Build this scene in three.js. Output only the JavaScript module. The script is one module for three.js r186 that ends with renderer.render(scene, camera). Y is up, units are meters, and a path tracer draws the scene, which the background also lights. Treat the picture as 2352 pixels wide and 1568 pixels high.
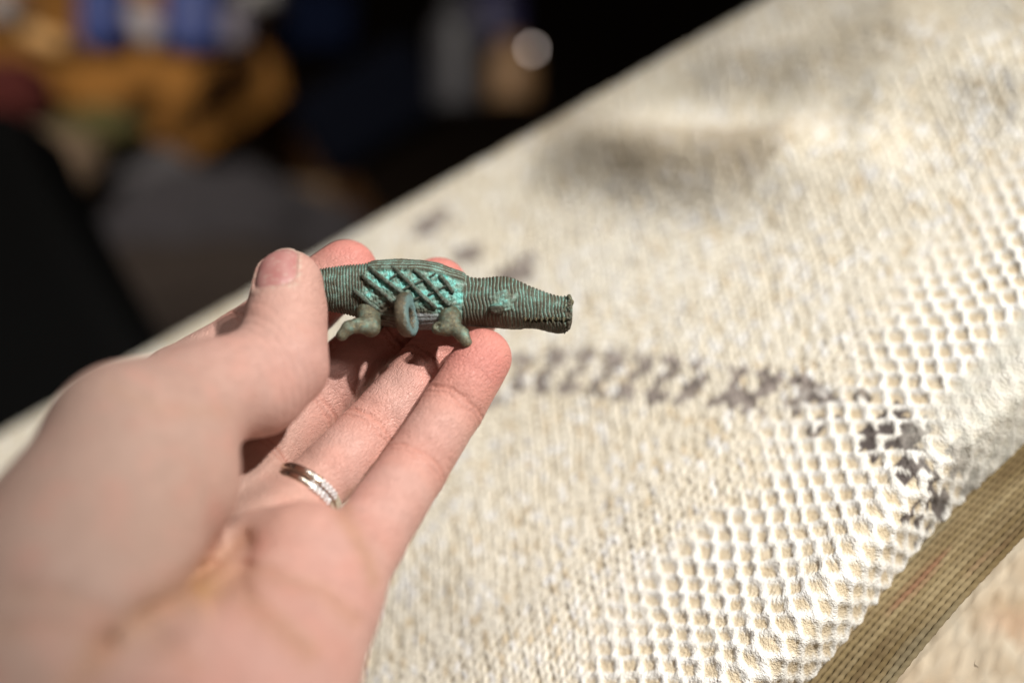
import * as THREE from 'three';
import { ImprovedNoise } from 'three/addons/math/ImprovedNoise.js';
import { mergeGeometries } from 'three/addons/utils/BufferGeometryUtils.js';
import { RoundedBoxGeometry } from 'three/addons/geometries/RoundedBoxGeometry.js';

// ------------------------------------------------------------------ camera, light, exposure
const W = 1024, H = 682, V3 = THREE.Vector3;
const scene = new THREE.Scene();
scene.background = new THREE.Color(0.021, 0.018, 0.016);           // dim room air all round
const TAN = 0.3095, FOCUS = 0.38, HIGH = 0.316;
const pitch = Math.asin(0.644), roll = Math.asin(0.593);
const camera = new THREE.PerspectiveCamera(2 * Math.atan(TAN * H / W) * 180 / Math.PI, W / H, 0.02, 60);
camera.position.set(0, HIGH, 0);
const fwd = new V3(0, -Math.sin(pitch), -Math.cos(pitch)), up0 = new V3(0, Math.cos(pitch), -Math.sin(pitch));
camera.up.set(1, 0, 0).multiplyScalar(Math.sin(roll)).addScaledVector(up0, Math.cos(roll));
camera.lookAt(camera.position.clone().add(fwd));
camera.focus = FOCUS; camera.userData.fStop = 3.75;
camera.updateMatrixWorld(true);
const renderer = new THREE.WebGLRenderer({ antialias: true });
renderer.setSize(W, H);
renderer.toneMapping = THREE.LinearToneMapping;
renderer.toneMappingExposure = 1.0;
renderer.shadowMap.enabled = true;

const camQ = camera.quaternion.clone();
const dirW = (x, y, z) => new V3(x, y, z).normalize().applyQuaternion(camQ);
const focusPoint = camera.position.clone().addScaledVector(fwd, FOCUS);
function spot(from, at, intensity, color, angle, pen, rad) {
  const l = new THREE.SpotLight(color, intensity, 0, angle, pen, 2);
  l.position.copy(from); l.target.position.copy(at); l.castShadow = true; l.shadow.radius = rad; l.shadow.mapSize.set(2048, 2048);
  scene.add(l, l.target); return l;
}
const lampAim = focusPoint.clone().addScaledVector(dirW(1, 0.15, -0.2), 0.055);
spot(focusPoint.clone().addScaledVector(dirW(0.50, 0.58, 0.64), 1.5), lampAim, 9.9, new THREE.Color(1, 0.975, 0.925), 0.165, 0.95, 1.5);
spot(focusPoint.clone().addScaledVector(dirW(0.47, 0.66, 0.58), 1.5), lampAim, 2.4, new THREE.Color(1, 0.965, 0.905), 0.22, 0.9, 2.0);
spot(focusPoint.clone().addScaledVector(dirW(0.06, 0.86, 0.50), 1.5), lampAim, 2.3, new THREE.Color(1, 0.975, 0.925), 0.19, 0.9, 7);  // added soft fill light from overhead, brightens the blanket
spot(new V3(0.25, 0.9, -0.35), new V3(-0.28, -0.25, -0.95), 3.2, new THREE.Color(1, 0.93, 0.84), 0.42, 0.8, 6);

// ------------------------------------------------------------------ helpers
const K = TAN / 1176;                                              // tangent per unit of the 2352-wide working picture
const noiseGen = new ImprovedNoise();
const N3 = (x, y, z) => noiseGen.noise(x + 100.3, y + 57.7, z + 31.1);
const fbm = (x, y, z) => N3(x, y, z) * 0.6 + N3(x * 2.1, y * 2.1, z * 2.1) * 0.3 + N3(x * 4.3, y * 4.3, z * 4.3) * 0.15;
let seedState = 12345;
const rnd = () => { seedState = (seedState + 0x6d2b79f5) | 0; let t = Math.imul(seedState ^ (seedState >>> 15), 1 | seedState); t = (t + Math.imul(t ^ (t >>> 7), 61 | t)) ^ t; return ((t ^ (t >>> 14)) >>> 0) / 4294967296; };
const clamp = (x, a = 0, b = 1) => Math.min(b, Math.max(a, x));
const sstep = (a, b, x) => { const t = clamp((x - a) / (b - a)); return t * t * (3 - 2 * t); };
const lerp = (a, b, t) => a + (b - a) * t;
const mixc = (a, b, t) => [lerp(a[0], b[0], t), lerp(a[1], b[1], t), lerp(a[2], b[2], t)];
// point of the photographed place at a depth (metres), and where a line of sight meets a level
function at(px, py, z) { return new V3((px - 1176) * K * z, (784 - py) * K * z, -z).applyQuaternion(camQ).add(camera.position); }
function onLevel(px, py, y) { const d = at(px, py, 1).sub(camera.position); return camera.position.clone().addScaledVector(d, (y - HIGH) / d.y); }
// millimetre frame in which hand and figurine are modelled, z towards the holder's face
const h = (px, py, z) => [(px - 1176) * K * z, (784 - py) * K * z, 380 - z];
const used = new Map();
function numbered(n) { const k = used.get(n) ?? 0; used.set(n, k + 1); return k ? n + '_' + String(k).padStart(3, '0') : n; }
function tag(o, label, category, group, kind) { if (label) o.userData.label = label; if (category) o.userData.category = category; if (group) o.userData.group = group; if (kind) o.userData.kind = kind; return o; }
function thing(name, label, category, pos, quat, group) {
  const g = new THREE.Group(); g.name = numbered(name); scene.add(g);
  if (pos) g.position.copy(pos); if (quat) g.quaternion.copy(quat);
  return tag(g, label, category, group);
}
function part(name, geo, mat, parent) {
  const m = new THREE.Mesh(geo, mat); m.name = parent === scene ? numbered(name) : name; m.castShadow = m.receiveShadow = true; parent.add(m); return m;
}
function std(color, rough, extra = {}) {
  const m = new THREE.MeshPhysicalMaterial({ roughness: rough, ...extra });
  if (color) m.color.setRGB(...color);
  return m;
}
function noiseTexture(n, fn, srgb) {
  const d = new Uint8Array(n * n * 4);
  for (let y = 0; y < n; y++) for (let x = 0; x < n; x++) {
    const v = fn(x / n, y / n), i = (y * n + x) * 4, c = Array.isArray(v) ? v : [v, v, v];
    for (let k = 0; k < 3; k++) d[i + k] = clamp(c[k]) * 255; d[i + 3] = 255;
  }
  const t = new THREE.DataTexture(d, n, n); t.magFilter = THREE.LinearFilter; t.minFilter = THREE.LinearMipmapLinearFilter; t.generateMipmaps = true;
  t.wrapS = t.wrapT = THREE.RepeatWrapping; if (srgb) t.colorSpace = THREE.SRGBColorSpace; t.needsUpdate = true; return t;
}
// tiling value noise of period p
function tileNoise(p, seed) {
  const g = new Float32Array(p * p); let s = seed * 7919 + 17;
  for (let i = 0; i < g.length; i++) { s = (Math.imul(s, 1664525) + 1013904223) | 0; g[i] = ((s >>> 8) & 0xffff) / 65535; }
  return (u, v) => { const x = u * p, y = v * p, xi = Math.floor(x), yi = Math.floor(y), fx = x - xi, fy = y - yi, sx = fx * fx * (3 - 2 * fx), sy = fy * fy * (3 - 2 * fy);
    const a = (i, j) => g[(((yi + j) % p + p) % p) * p + ((xi + i) % p + p) % p]; return lerp(lerp(a(0, 0), a(1, 0), sx), lerp(a(0, 1), a(1, 1), sx), sy); };
}

// ------------------------------------------------------------------ distance fields and their meshing (surface nets)
function roundCone(a, b, r1, r2) {
  const [ax, ay, az] = a, bx = b[0] - ax, by = b[1] - ay, bz = b[2] - az, l2 = bx * bx + by * by + bz * bz, rr = r1 - r2, a2 = l2 - rr * rr, il2 = 1 / l2;
  return (x, y, z) => {
    const px = x - ax, py = y - ay, pz = z - az, q = px * bx + py * by + pz * bz, w = q - l2;
    const cx = px * l2 - bx * q, cy = py * l2 - by * q, cz = pz * l2 - bz * q, x2 = cx * cx + cy * cy + cz * cz, y2 = q * q * l2, z2 = w * w * l2, k = Math.sign(rr) * rr * rr * x2;
    if (Math.sign(w) * a2 * z2 > k) return Math.sqrt(x2 + z2) * il2 - r2;
    if (Math.sign(q) * a2 * y2 < k) return Math.sqrt(x2 + y2) * il2 - r1;
    return (Math.sqrt(x2 * a2 * il2) + q * rr) * il2 - r1;
  };
}
const ball = (c, r) => (x, y, z) => Math.sqrt((x - c[0]) ** 2 + (y - c[1]) ** 2 + (z - c[2]) ** 2) - r;
function egg(c, r, q) {                                            // ellipsoid, turned by quaternion q
  const v = new V3(), qi = q ? q.clone().invert() : null;
  return (x, y, z) => { v.set(x - c[0], y - c[1], z - c[2]); if (qi) v.applyQuaternion(qi);
    const k0 = Math.hypot(v.x / r[0], v.y / r[1], v.z / r[2]), k1 = Math.hypot(v.x / r[0] ** 2, v.y / r[1] ** 2, v.z / r[2] ** 2); return k1 < 1e-9 ? -Math.min(...r) : k0 * (k0 - 1) / k1; };
}
const smin = (a, b, k) => { const m = Math.max(k - Math.abs(a - b), 0) / k; return Math.min(a, b) - m * m * k * 0.25; };
const smax = (a, b, k) => -smin(-a, -b, k);
function meshField(f, lo, hi, step, slack = 1.5, refine = 1) {
  const B = 4, n = [0, 1, 2].map((i) => Math.ceil((hi[i] - lo[i]) / step / B) * B + 1), [nx, ny, nz] = n, val = new Float32Array(nx * ny * nz).fill(9), live = [];
  const half = B * step / 2, reach = half * 1.7321 * 1.15 + slack * step;
  for (let bz = 0; bz < nz - 1; bz += B) for (let by = 0; by < ny - 1; by += B) for (let bx = 0; bx < nx - 1; bx += B) {
    const d = f(lo[0] + bx * step + half, lo[1] + by * step + half, lo[2] + bz * step + half);
    if (Math.abs(d) > reach) continue;
    live.push([bx, by, bz]);
    for (let k = 0; k <= B; k++) for (let j = 0; j <= B; j++) for (let i = 0; i <= B; i++) {
      const at_ = ((bz + k) * ny + by + j) * nx + bx + i;
      if (val[at_] === 9) val[at_] = f(lo[0] + (bx + i) * step, lo[1] + (by + j) * step, lo[2] + (bz + k) * step);
    }
  }
  const cell = new Map(), pos = [], idx = [], key = (i, j, k) => (k * ny + j) * nx + i;
  for (const [bx, by, bz] of live) for (let k = bz; k < bz + B; k++) for (let j = by; j < by + B; j++) for (let i = bx; i < bx + B; i++) {
    let mask = 0, c = 0, sx = 0, sy = 0, sz = 0; const v = [];
    for (let m = 0; m < 8; m++) { const q = val[key(i + (m & 1), j + ((m >> 1) & 1), k + (m >> 2))]; v.push(q); if (q < 0) mask |= 1 << m; }
    if (mask === 0 || mask === 255) continue;
    for (let m = 0; m < 8; m++) for (const bit of [1, 2, 4]) if (!(m & bit)) {
      const w = m | bit; if ((v[m] < 0) === (v[w] < 0)) continue;
      const t = v[m] / (v[m] - v[w]); c++;
      sx += (m & 1) + (bit === 1 ? t : 0); sy += ((m >> 1) & 1) + (bit === 2 ? t : 0); sz += (m >> 2) + (bit === 4 ? t : 0);
    }
    cell.set(key(i, j, k), pos.length / 3);
    pos.push(lo[0] + (i + sx / c) * step, lo[1] + (j + sy / c) * step, lo[2] + (k + sz / c) * step);
  }
  const quad = (a, b, c, d, flip) => { if (a === undefined || b === undefined || c === undefined || d === undefined) return; flip ? idx.push(a, c, b, a, d, c) : idx.push(a, b, c, a, c, d); };
  for (const [bx, by, bz] of live) for (let k = bz; k < bz + B; k++) for (let j = by; j < by + B; j++) for (let i = bx; i < bx + B; i++) {
    const o = val[key(i, j, k)] < 0;
    if ((val[key(i + 1, j, k)] < 0) !== o) quad(cell.get(key(i, j - 1, k - 1)), cell.get(key(i, j, k - 1)), cell.get(key(i, j, k)), cell.get(key(i, j - 1, k)), !o);
    if ((val[key(i, j + 1, k)] < 0) !== o) quad(cell.get(key(i - 1, j, k - 1)), cell.get(key(i - 1, j, k)), cell.get(key(i, j, k)), cell.get(key(i, j, k - 1)), !o);
    if ((val[key(i, j, k + 1)] < 0) !== o) quad(cell.get(key(i - 1, j - 1, k)), cell.get(key(i, j - 1, k)), cell.get(key(i, j, k)), cell.get(key(i - 1, j, k)), !o);
  }
  const P = new Float32Array(pos), Nn = new Float32Array(pos.length), e = step * 0.4;
  for (let i = 0; i < P.length; i += 3) {
    let gx = 0, gy = 0, gz = 0;
    for (let it = 0; it <= refine; it++) {
      const x = P[i], y = P[i + 1], z = P[i + 2];
      const q1 = f(x + e, y - e, z - e), q2 = f(x - e, y - e, z + e), q3 = f(x - e, y + e, z - e), q4 = f(x + e, y + e, z + e);
      gx = q1 - q2 - q3 + q4; gy = q3 + q4 - q1 - q2; gz = q2 + q4 - q1 - q3;
      const g = Math.hypot(gx, gy, gz) || 1; gx /= g; gy /= g; gz /= g;
      if (it === refine) break;
      const d = clamp(f(x, y, z), -step * 0.6, step * 0.6); P[i] -= gx * d * 0.8; P[i + 1] -= gy * d * 0.8; P[i + 2] -= gz * d * 0.8;
    }
    Nn[i] = gx; Nn[i + 1] = gy; Nn[i + 2] = gz;
  }
  const g = new THREE.BufferGeometry();
  g.setAttribute('position', new THREE.BufferAttribute(P, 3)); g.setAttribute('normal', new THREE.BufferAttribute(Nn, 3)); g.setIndex(idx);
  return g;
}
function paint(g, fn) {
  const p = g.attributes.position, n = g.attributes.normal, c = new Float32Array(p.count * 3);
  for (let i = 0; i < p.count; i++) { const q = fn(p.getX(i), p.getY(i), p.getZ(i), n.getX(i), n.getY(i), n.getZ(i), i); c[i * 3] = q[0]; c[i * 3 + 1] = q[1]; c[i * 3 + 2] = q[2]; }
  g.setAttribute('color', new THREE.BufferAttribute(c, 3)); return g;
}
const MM = 0.001;
function mmPlace(g, c) { g.translate(-c[0], -c[1], -c[2]); g.scale(MM, MM, MM); return g; }
const worldOf = (c) => new V3(c[0] * MM, c[1] * MM, c[2] * MM).applyQuaternion(camQ).add(focusPoint);

// ------------------------------------------------------------------ table, knitted blanket and the cloths under it
const nearZ = (x) => -0.2316 - 0.245 * (x - 0.006) + 0.0016 * Math.sin(x * 75 + 0.4), farZ = (x) => -0.4747 + 0.209 * x;
const folds = [[[1225, 262], [1400, 318], [1560, 366], [1700, 374], [1810, 352]], [[1560, 90], [1700, 150], [1880, 140], [2060, 70]], [[2050, 240], [2200, 190], [2352, 190]], [[1310, 362], [1490, 410], [1680, 432], [1850, 414], [1990, 366]]]
  .map((l) => l.map(([a, b]) => xz(a, b)));
function xz(px, py, y = 0) { const p = onLevel(px, py, y); return [p.x, p.z]; }
function lineDist(x, z, l) {                                       // [distance, along, signed offset]
  let best = 1e9, al = 0, off = 0, run = 0;
  for (let i = 0; i + 1 < l.length; i++) {
    const ax = l[i][0], az = l[i][1], bx = l[i + 1][0] - ax, bz = l[i + 1][1] - az, L = Math.hypot(bx, bz), t = clamp(((x - ax) * bx + (z - az) * bz) / (L * L));
    const dx = x - ax - bx * t, dz = z - az - bz * t, d = Math.hypot(dx, dz);
    if (d < best) { best = d; al = run + t * L; off = d * Math.sign(bx * dz - bz * dx); }
    run += L;
  }
  return [best, al, off];
}
function lie(x, z) {                                               // how high the blanket lies, with its soft folds
  let y = 0.0022 * fbm(x * 13, 3, z * 13);
  const inner = sstep(0.008, 0.05, z - farZ(x));
  folds.forEach((l, i) => { const d = lineDist(x, z, l)[0]; y += inner * [0.009, 0.009, 0.006, 0.006][i] * Math.exp(-((d / 0.013) ** 2)); });
  return y;
}
const blanket = thing('knitted_blanket', 'thick cream hand-knitted blanket with dark zigzag stitches covering the table top', 'blanket', new V3(0, 0, -0.35));
{
  const hash2 = (i, j, k) => { let t = Math.imul(i * 374761393 + j * 668265263 + k * 974634777, 1) | 0; t = Math.imul(t ^ (t >>> 13), 1274126177); return ((t ^ (t >>> 16)) >>> 0) / 4294967296; };
  // cells of a loosely regular stitch pattern: [nearest distance, second distance, dx, dy, column, row, centre x, centre y]
  const out = new Float64Array(8);
  function cells(x, y, jit, seed) {
    const yi = Math.floor(y); let d1 = 9, d2 = 9;
    for (let j = -1; j <= 1; j++) { const r = yi + j, sh = (r & 1) * 0.5, xi = Math.floor(x - sh);
      for (let i = -1; i <= 1; i++) { const c = xi + i, cx = c + 0.5 + sh + (hash2(c, r, seed) - 0.5) * jit, cy = r + 0.5 + (hash2(c, r, seed + 1) - 0.5) * jit, dx = x - cx, dy = y - cy, d = Math.sqrt(dx * dx + dy * dy);
        if (d < d1) { d2 = d1; d1 = d; out[2] = dx; out[3] = dy; out[4] = c; out[5] = r; out[6] = cx; out[7] = cy; } else if (d < d2) d2 = d; } }
    out[0] = d1; out[1] = d2;
  }
  const band = [[1090, 905], [1220, 848], [1450, 865], [1650, 885], [1800, 905], [1920, 950], [2030, 1000], [2105, 1050], [2150, 1110], [2110, 1170]].map(([a, b]) => xz(a, b));
  const blots = [[990, 512, 0.009], [1070, 585, 0.006], [1190, 622, 0.008], [2250, 1010, 0.005], [2195, 1010, 0.004]].map(([a, b, r]) => [...xz(a, b), r]);
  function dark(x, z) {                                            // the worked-in dark pattern
    for (const [bx, bz, r] of blots) if (Math.hypot(x - bx, z - bz) < r * (0.8 + 0.6 * N3(x * 300, 3, z * 300))) return true;
    const [d, al, off] = lineDist(x, z, band), fr = (al % 0.0098) / 0.0098, o = off * 1000;
    if (d > 0.008) return false;
    if (al > 0.074) return d < 0.0068 && hash2(Math.floor(x / 0.0052), Math.floor(z / 0.0052), 5) > 0.52;
    return fr > 0.2 && (Math.abs(o) > 4.4 ? fr < 0.9 : Math.abs(fr - 0.55 + o * 0.06) < 0.2);
  }
  const dn = [0.9713, -0.238], ca = Math.cos(0.95), sa = Math.sin(0.95), SU = 0.0060, SW = 0.0046;
  const cols = 1150, X0 = -0.32, X1 = 0.42, rowList = [];
  for (let k = 0; k < 10; k++) rowList.push([0, k / 10]);           // hanging front edge
  for (let k = 0; k < 12; k++) rowList.push([1, k / 12]);           // rolled front edge
  for (let q = 0; q < 1; ) { rowList.push([2, q]); q += lerp(0.0018, 0.0036, q); }
  for (let k = 0; k <= 30; k++) rowList.push([3, k / 30]);          // far edge and hanging back
  const rows = rowList.length - 1, pos = new Float32Array((cols + 1) * (rows + 1) * 3), col = new Float32Array(pos.length), uv = new Float32Array((cols + 1) * (rows + 1) * 2), idx = new Uint32Array(cols * rows * 6);
  const lc = [0, 0, 0], setc = (c) => { lc[0] = c[0]; lc[1] = c[1]; lc[2] = c[2]; };
  for (let j = 0; j <= rows; j++) for (let i = 0; i <= cols; i++) {
    const at_ = j * (cols + 1) + i, x = lerp(X0, X1, i / cols), n = nearZ(x), f = farZ(x), [part_, q] = rowList[j];
    let z, y = 0, ny = 1, nz = 0, arc = 0;
    if (part_ === 0) { z = n; y = -0.0195 + q * 0.0145; ny = 0.1; nz = 1; arc = y + 0.005 - 0.006; }
    else if (part_ === 1) { const b = q * Math.PI / 2; z = n - 0.006 + 0.006 * Math.cos(b); y = -0.005 + 0.005 * Math.sin(b); ny = Math.sin(b); nz = Math.cos(b); arc = -0.006 + q * 0.0078; }
    else if (part_ === 2) { z = lerp(n - 0.006, f + 0.012, q); arc = n - z - 0.0042; }
    else if (q < 0.3) { const b = q / 0.3 * Math.PI / 2; z = f + 0.012 - 0.012 * Math.sin(b); y = -0.012 + 0.012 * Math.cos(b); ny = Math.cos(b); nz = -Math.sin(b); arc = n - z - 0.0042; }
    else { const a = (q - 0.3) / 0.7; z = f - 0.004 * Math.sin(x * 40) * a; y = -0.012 - a * 0.16; ny = 0; nz = -1; arc = n - z + a * 0.16; }
    const u = ((x - 0.006) + 0.245 * 0.0) * 1.03 - (z + 0.2316) * 0.238, w = arc * 0.9713;
    const zone = sstep(0.050, 0.022, w + 0.012 * N3(x * 55, 8, z * 55)), selv = sstep(0.0115, 0.0075, w) * sstep(0.056, 0.080, x);
    let hgt = 0; setc([0, 0, 0]);
    const wx = 0.0007 * N3(u * 120, w * 120, 1) + 0.0016 * N3(u * 28, w * 28, 51), wy = 0.0007 * N3(u * 120, w * 120, 6) + 0.0016 * N3(u * 28, w * 28, 57), ply = N3(u * 1500 + w * 900, w * 1500 - u * 900, 4);
    if (zone < 1) {                                                // plain knit: columns of small slanting V strands
      const A = 0.0037, B = 0.0031, ga = (-u * sa + w * ca + wx) / A, gb = (u * ca + w * sa + wy) / B, ci = Math.floor(ga), lx = ga - ci - 0.5, ax = Math.abs(lx);
      let best = 0, hs = 0, hs2 = 0.5, bt = 0, bx = 0, bi = 0;
      for (let k = 0; k < 2; k++) {
        const ri = Math.floor(gb) - k, t = (gb - ri) / 1.22, id = hash2(ci * 2 + (lx > 0 ? 1 : 0), ri, 31); if (t > 1) continue;
        const cx = 0.06 + 0.36 * t + 0.10 * (id - 0.5), r = 0.17 + 0.08 * id, q = (ax - cx) * 0.86 / r; if (Math.abs(q) >= 1) continue;
        const hh = Math.sqrt(1 - q * q) * (0.12 + 0.88 * Math.pow(Math.sin(Math.PI * clamp(t * 0.96 + 0.02)), 0.8)) * (0.75 + 0.4 * id);
        if (hh > best) { best = hh; hs = id; hs2 = hash2(ci * 2 + (lx > 0 ? 1 : 0), ri, 47); bt = (t - 0.5) * 1.22 * B; bx = (ax - cx) * A * Math.sign(lx); bi = ri; }
      }
      const mottle = clamp(0.5 + 0.9 * fbm(x * 18, 7, z * 18));
      let c = mixc([0.72, 0.635, 0.47], [0.83, 0.775, 0.645], clamp(mottle * 0.6 + hs * 0.5));
      if (hs2 > 0.88) c = [0.86, 0.835, 0.765]; else if (hs2 < 0.07) c = [0.67, 0.56, 0.39]; else if (hs2 < 0.11) c = [0.66, 0.63, 0.57];
      if (z > f + 0.02 && dark(x - bx * -sa - bt * ca, z + bx * ca + bt * sa)) c = mixc([0.20, 0.165, 0.14], [0.38, 0.325, 0.28], hs);
      else c = mixc([0.40, 0.32, 0.195], c, sstep(0.0, 0.42, best));  // deeper yarn plus shade between strands, painted darker in the gaps
      if (z < -0.36) { const s1 = Math.exp(-((lineDist(x, z, folds[0])[0] / 0.012) ** 2)), s2 = Math.exp(-((lineDist(x, z, folds[1])[0] / 0.016) ** 2)), s3 = Math.exp(-((lineDist(x, z, folds[3])[0] / 0.010) ** 2)); c = mixc(c, [0.36, 0.285, 0.19], clamp(0.85 * s1 + 0.65 * s2 + 0.6 * s3) * (0.65 + 0.5 * N3(x * 40, 3, z * 40))); c = mixc(c, [0.5, 0.46, 0.35], 0.35 * sstep(0.1, 0.5, fbm(x * 9 + 4, 5, z * 9))); }  // grey-brown yarn and fold shading painted along the fold lines
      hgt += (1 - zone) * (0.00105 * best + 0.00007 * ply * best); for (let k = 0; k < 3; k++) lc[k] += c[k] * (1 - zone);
    }
    if (zone > 0) {                                                // open honeycomb: waving rows of thick yarn that touch, with hollows between
      const gu = (u + 1.3 * wx) / SU, gw = (w + 1.3 * wy) / SW; let best = 0, second = 0, hs = 0, rowN = 0;
      for (let r = Math.floor(gw) - 1; r <= Math.floor(gw) + 2; r++) {
        const ph = gu * Math.PI * 2 + r * Math.PI, yc = r + 0.5 + 0.33 * Math.sin(ph) + 0.10 * N3(u * 260, r * 3.1, 4), sl = 0.33 * Math.PI * 2 * Math.cos(ph) * SW / SU, knob = Math.pow(Math.abs(Math.sin(ph)), 1.5), rad = (0.225 + 0.08 * knob) * (1 + 0.5 * N3(u * 380, r * 2.3, 9)), q = Math.abs(gw - yc) / Math.sqrt(1 + sl * sl) / rad;
        if (q < 1) { const hh = Math.sqrt(1 - q * q) * (0.60 + 0.5 * knob * (0.6 + 0.9 * hash2(Math.floor(gu * 2 + 0.25), r, 91))); if (hh > best) { second = best; best = hh; rowN = r; hs = hash2(Math.floor(gu * 2), r, 81); } else if (hh > second) second = hh; }
      }
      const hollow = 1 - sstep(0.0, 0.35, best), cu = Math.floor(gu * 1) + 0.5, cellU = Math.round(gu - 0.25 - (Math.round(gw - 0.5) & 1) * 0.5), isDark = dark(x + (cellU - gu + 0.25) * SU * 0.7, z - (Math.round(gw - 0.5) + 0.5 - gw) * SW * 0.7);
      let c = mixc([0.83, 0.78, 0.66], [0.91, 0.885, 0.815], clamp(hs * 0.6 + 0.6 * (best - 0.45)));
      c = mixc(mixc([0.62, 0.50, 0.325], [0.72, 0.61, 0.43], clamp(0.5 + N3(u * 200, w * 200, 3))), c, 1 - hollow);  // hollows painted tan: deeper yarn plus the shade between rows
      if (isDark) c = mixc(c, mixc([0.11, 0.09, 0.08], [0.26, 0.22, 0.19], hs), hash2(Math.floor(gu * 2), rowN, 7) > 0.6 ? 1 : 1 - sstep(0.35, 0.6, best));
      hgt += zone * (0.00098 * best + 0.00022 * hollow * (0.5 + N3(u * 300, w * 300, 8)) + 0.00008 * ply * best);
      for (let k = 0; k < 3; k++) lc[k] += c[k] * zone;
    }
    if (selv > 0) { hgt *= 1 - selv * 0.65; setc(mixc(lc, mixc([0.62, 0.60, 0.50], [0.74, 0.70, 0.59], clamp(0.5 + N3(x * 300, 4, w * 300))), selv * 0.85)); }
    hgt += 0.00016 * N3(u * 1100, w * 1100, 2);
    y += lie(x, z) * (part_ === 2 ? 1 : part_ === 1 ? ny : 0.1) - 0.0006;
    pos[at_ * 3] = x; pos[at_ * 3 + 1] = y + hgt * ny; pos[at_ * 3 + 2] = z + 0.35 + hgt * nz;
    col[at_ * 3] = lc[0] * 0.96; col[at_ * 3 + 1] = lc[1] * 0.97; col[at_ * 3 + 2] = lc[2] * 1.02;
    uv[at_ * 2] = x / 0.02; uv[at_ * 2 + 1] = arc / 0.02;
  }
  let k6 = 0; for (let j = 0; j < rows; j++) for (let i = 0; i < cols; i++) { const a = j * (cols + 1) + i, b = a + 1, c = a + cols + 1, d = c + 1; idx[k6++] = a; idx[k6++] = b; idx[k6++] = d; idx[k6++] = a; idx[k6++] = d; idx[k6++] = c; }
  const g = new THREE.BufferGeometry();
  g.setAttribute('position', new THREE.BufferAttribute(pos, 3)); g.setAttribute('uv', new THREE.BufferAttribute(uv, 2)); g.setAttribute('color', new THREE.BufferAttribute(col, 3));
  g.setIndex(new THREE.BufferAttribute(idx, 1)); g.computeVertexNormals();
  const t1 = tileNoise(40, 3), t2 = tileNoise(90, 4), t3 = tileNoise(140, 9);
  const fuzz = noiseTexture(512, (u, v) => 0.4 * t1(u, v) + 0.35 * t2(u, v) + 0.25 * t3(u, v));
  const wool = std(null, 1, { vertexColors: true, bumpMap: fuzz, bumpScale: 0.0004, side: THREE.DoubleSide, specularIntensity: 0.15, sheen: 0.2, sheenRoughness: 0.8 });
  wool.sheenColor.setRGB(1, 0.95, 0.85);
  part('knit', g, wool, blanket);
}
// lower cream cloth
{
  const g = new THREE.PlaneGeometry(1.0, 0.36, 360, 150); g.rotateX(-Math.PI / 2);
  const p = g.attributes.position;
  for (let i = 0; i < p.count; i++) { const x = p.getX(i), z = p.getZ(i); p.setY(i, 0.0016 * fbm(x * 60, 2, z * 60) + 0.0009 * Math.sin((x * 0.95 - z * 0.3) * 900) * Math.sin((z + x * 0.25) * 1000)); }
  g.computeVertexNormals();
  paint(g, (x, y, z) => mixc(mixc([0.44, 0.335, 0.225], [0.62, 0.54, 0.42], clamp(0.5 + fbm(x * 70, 4, z * 70) * 1.3 + 0.5 * N3(x * 260, 1, z * 260))), [0.50, 0.31, 0.20], 0.6 * sstep(0.15, 0.45, N3(x * 50 + 5, 3, z * 50))));
  const under = part('cream_cloth', g, std(null, 1, { vertexColors: true, specularIntensity: 0.2 }), scene);
  under.position.set(0.05, -0.0212, -0.19);
  tag(under, 'plain cream woven cloth lying under the ribbed band at the lower right corner', 'cloth');
}
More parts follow.
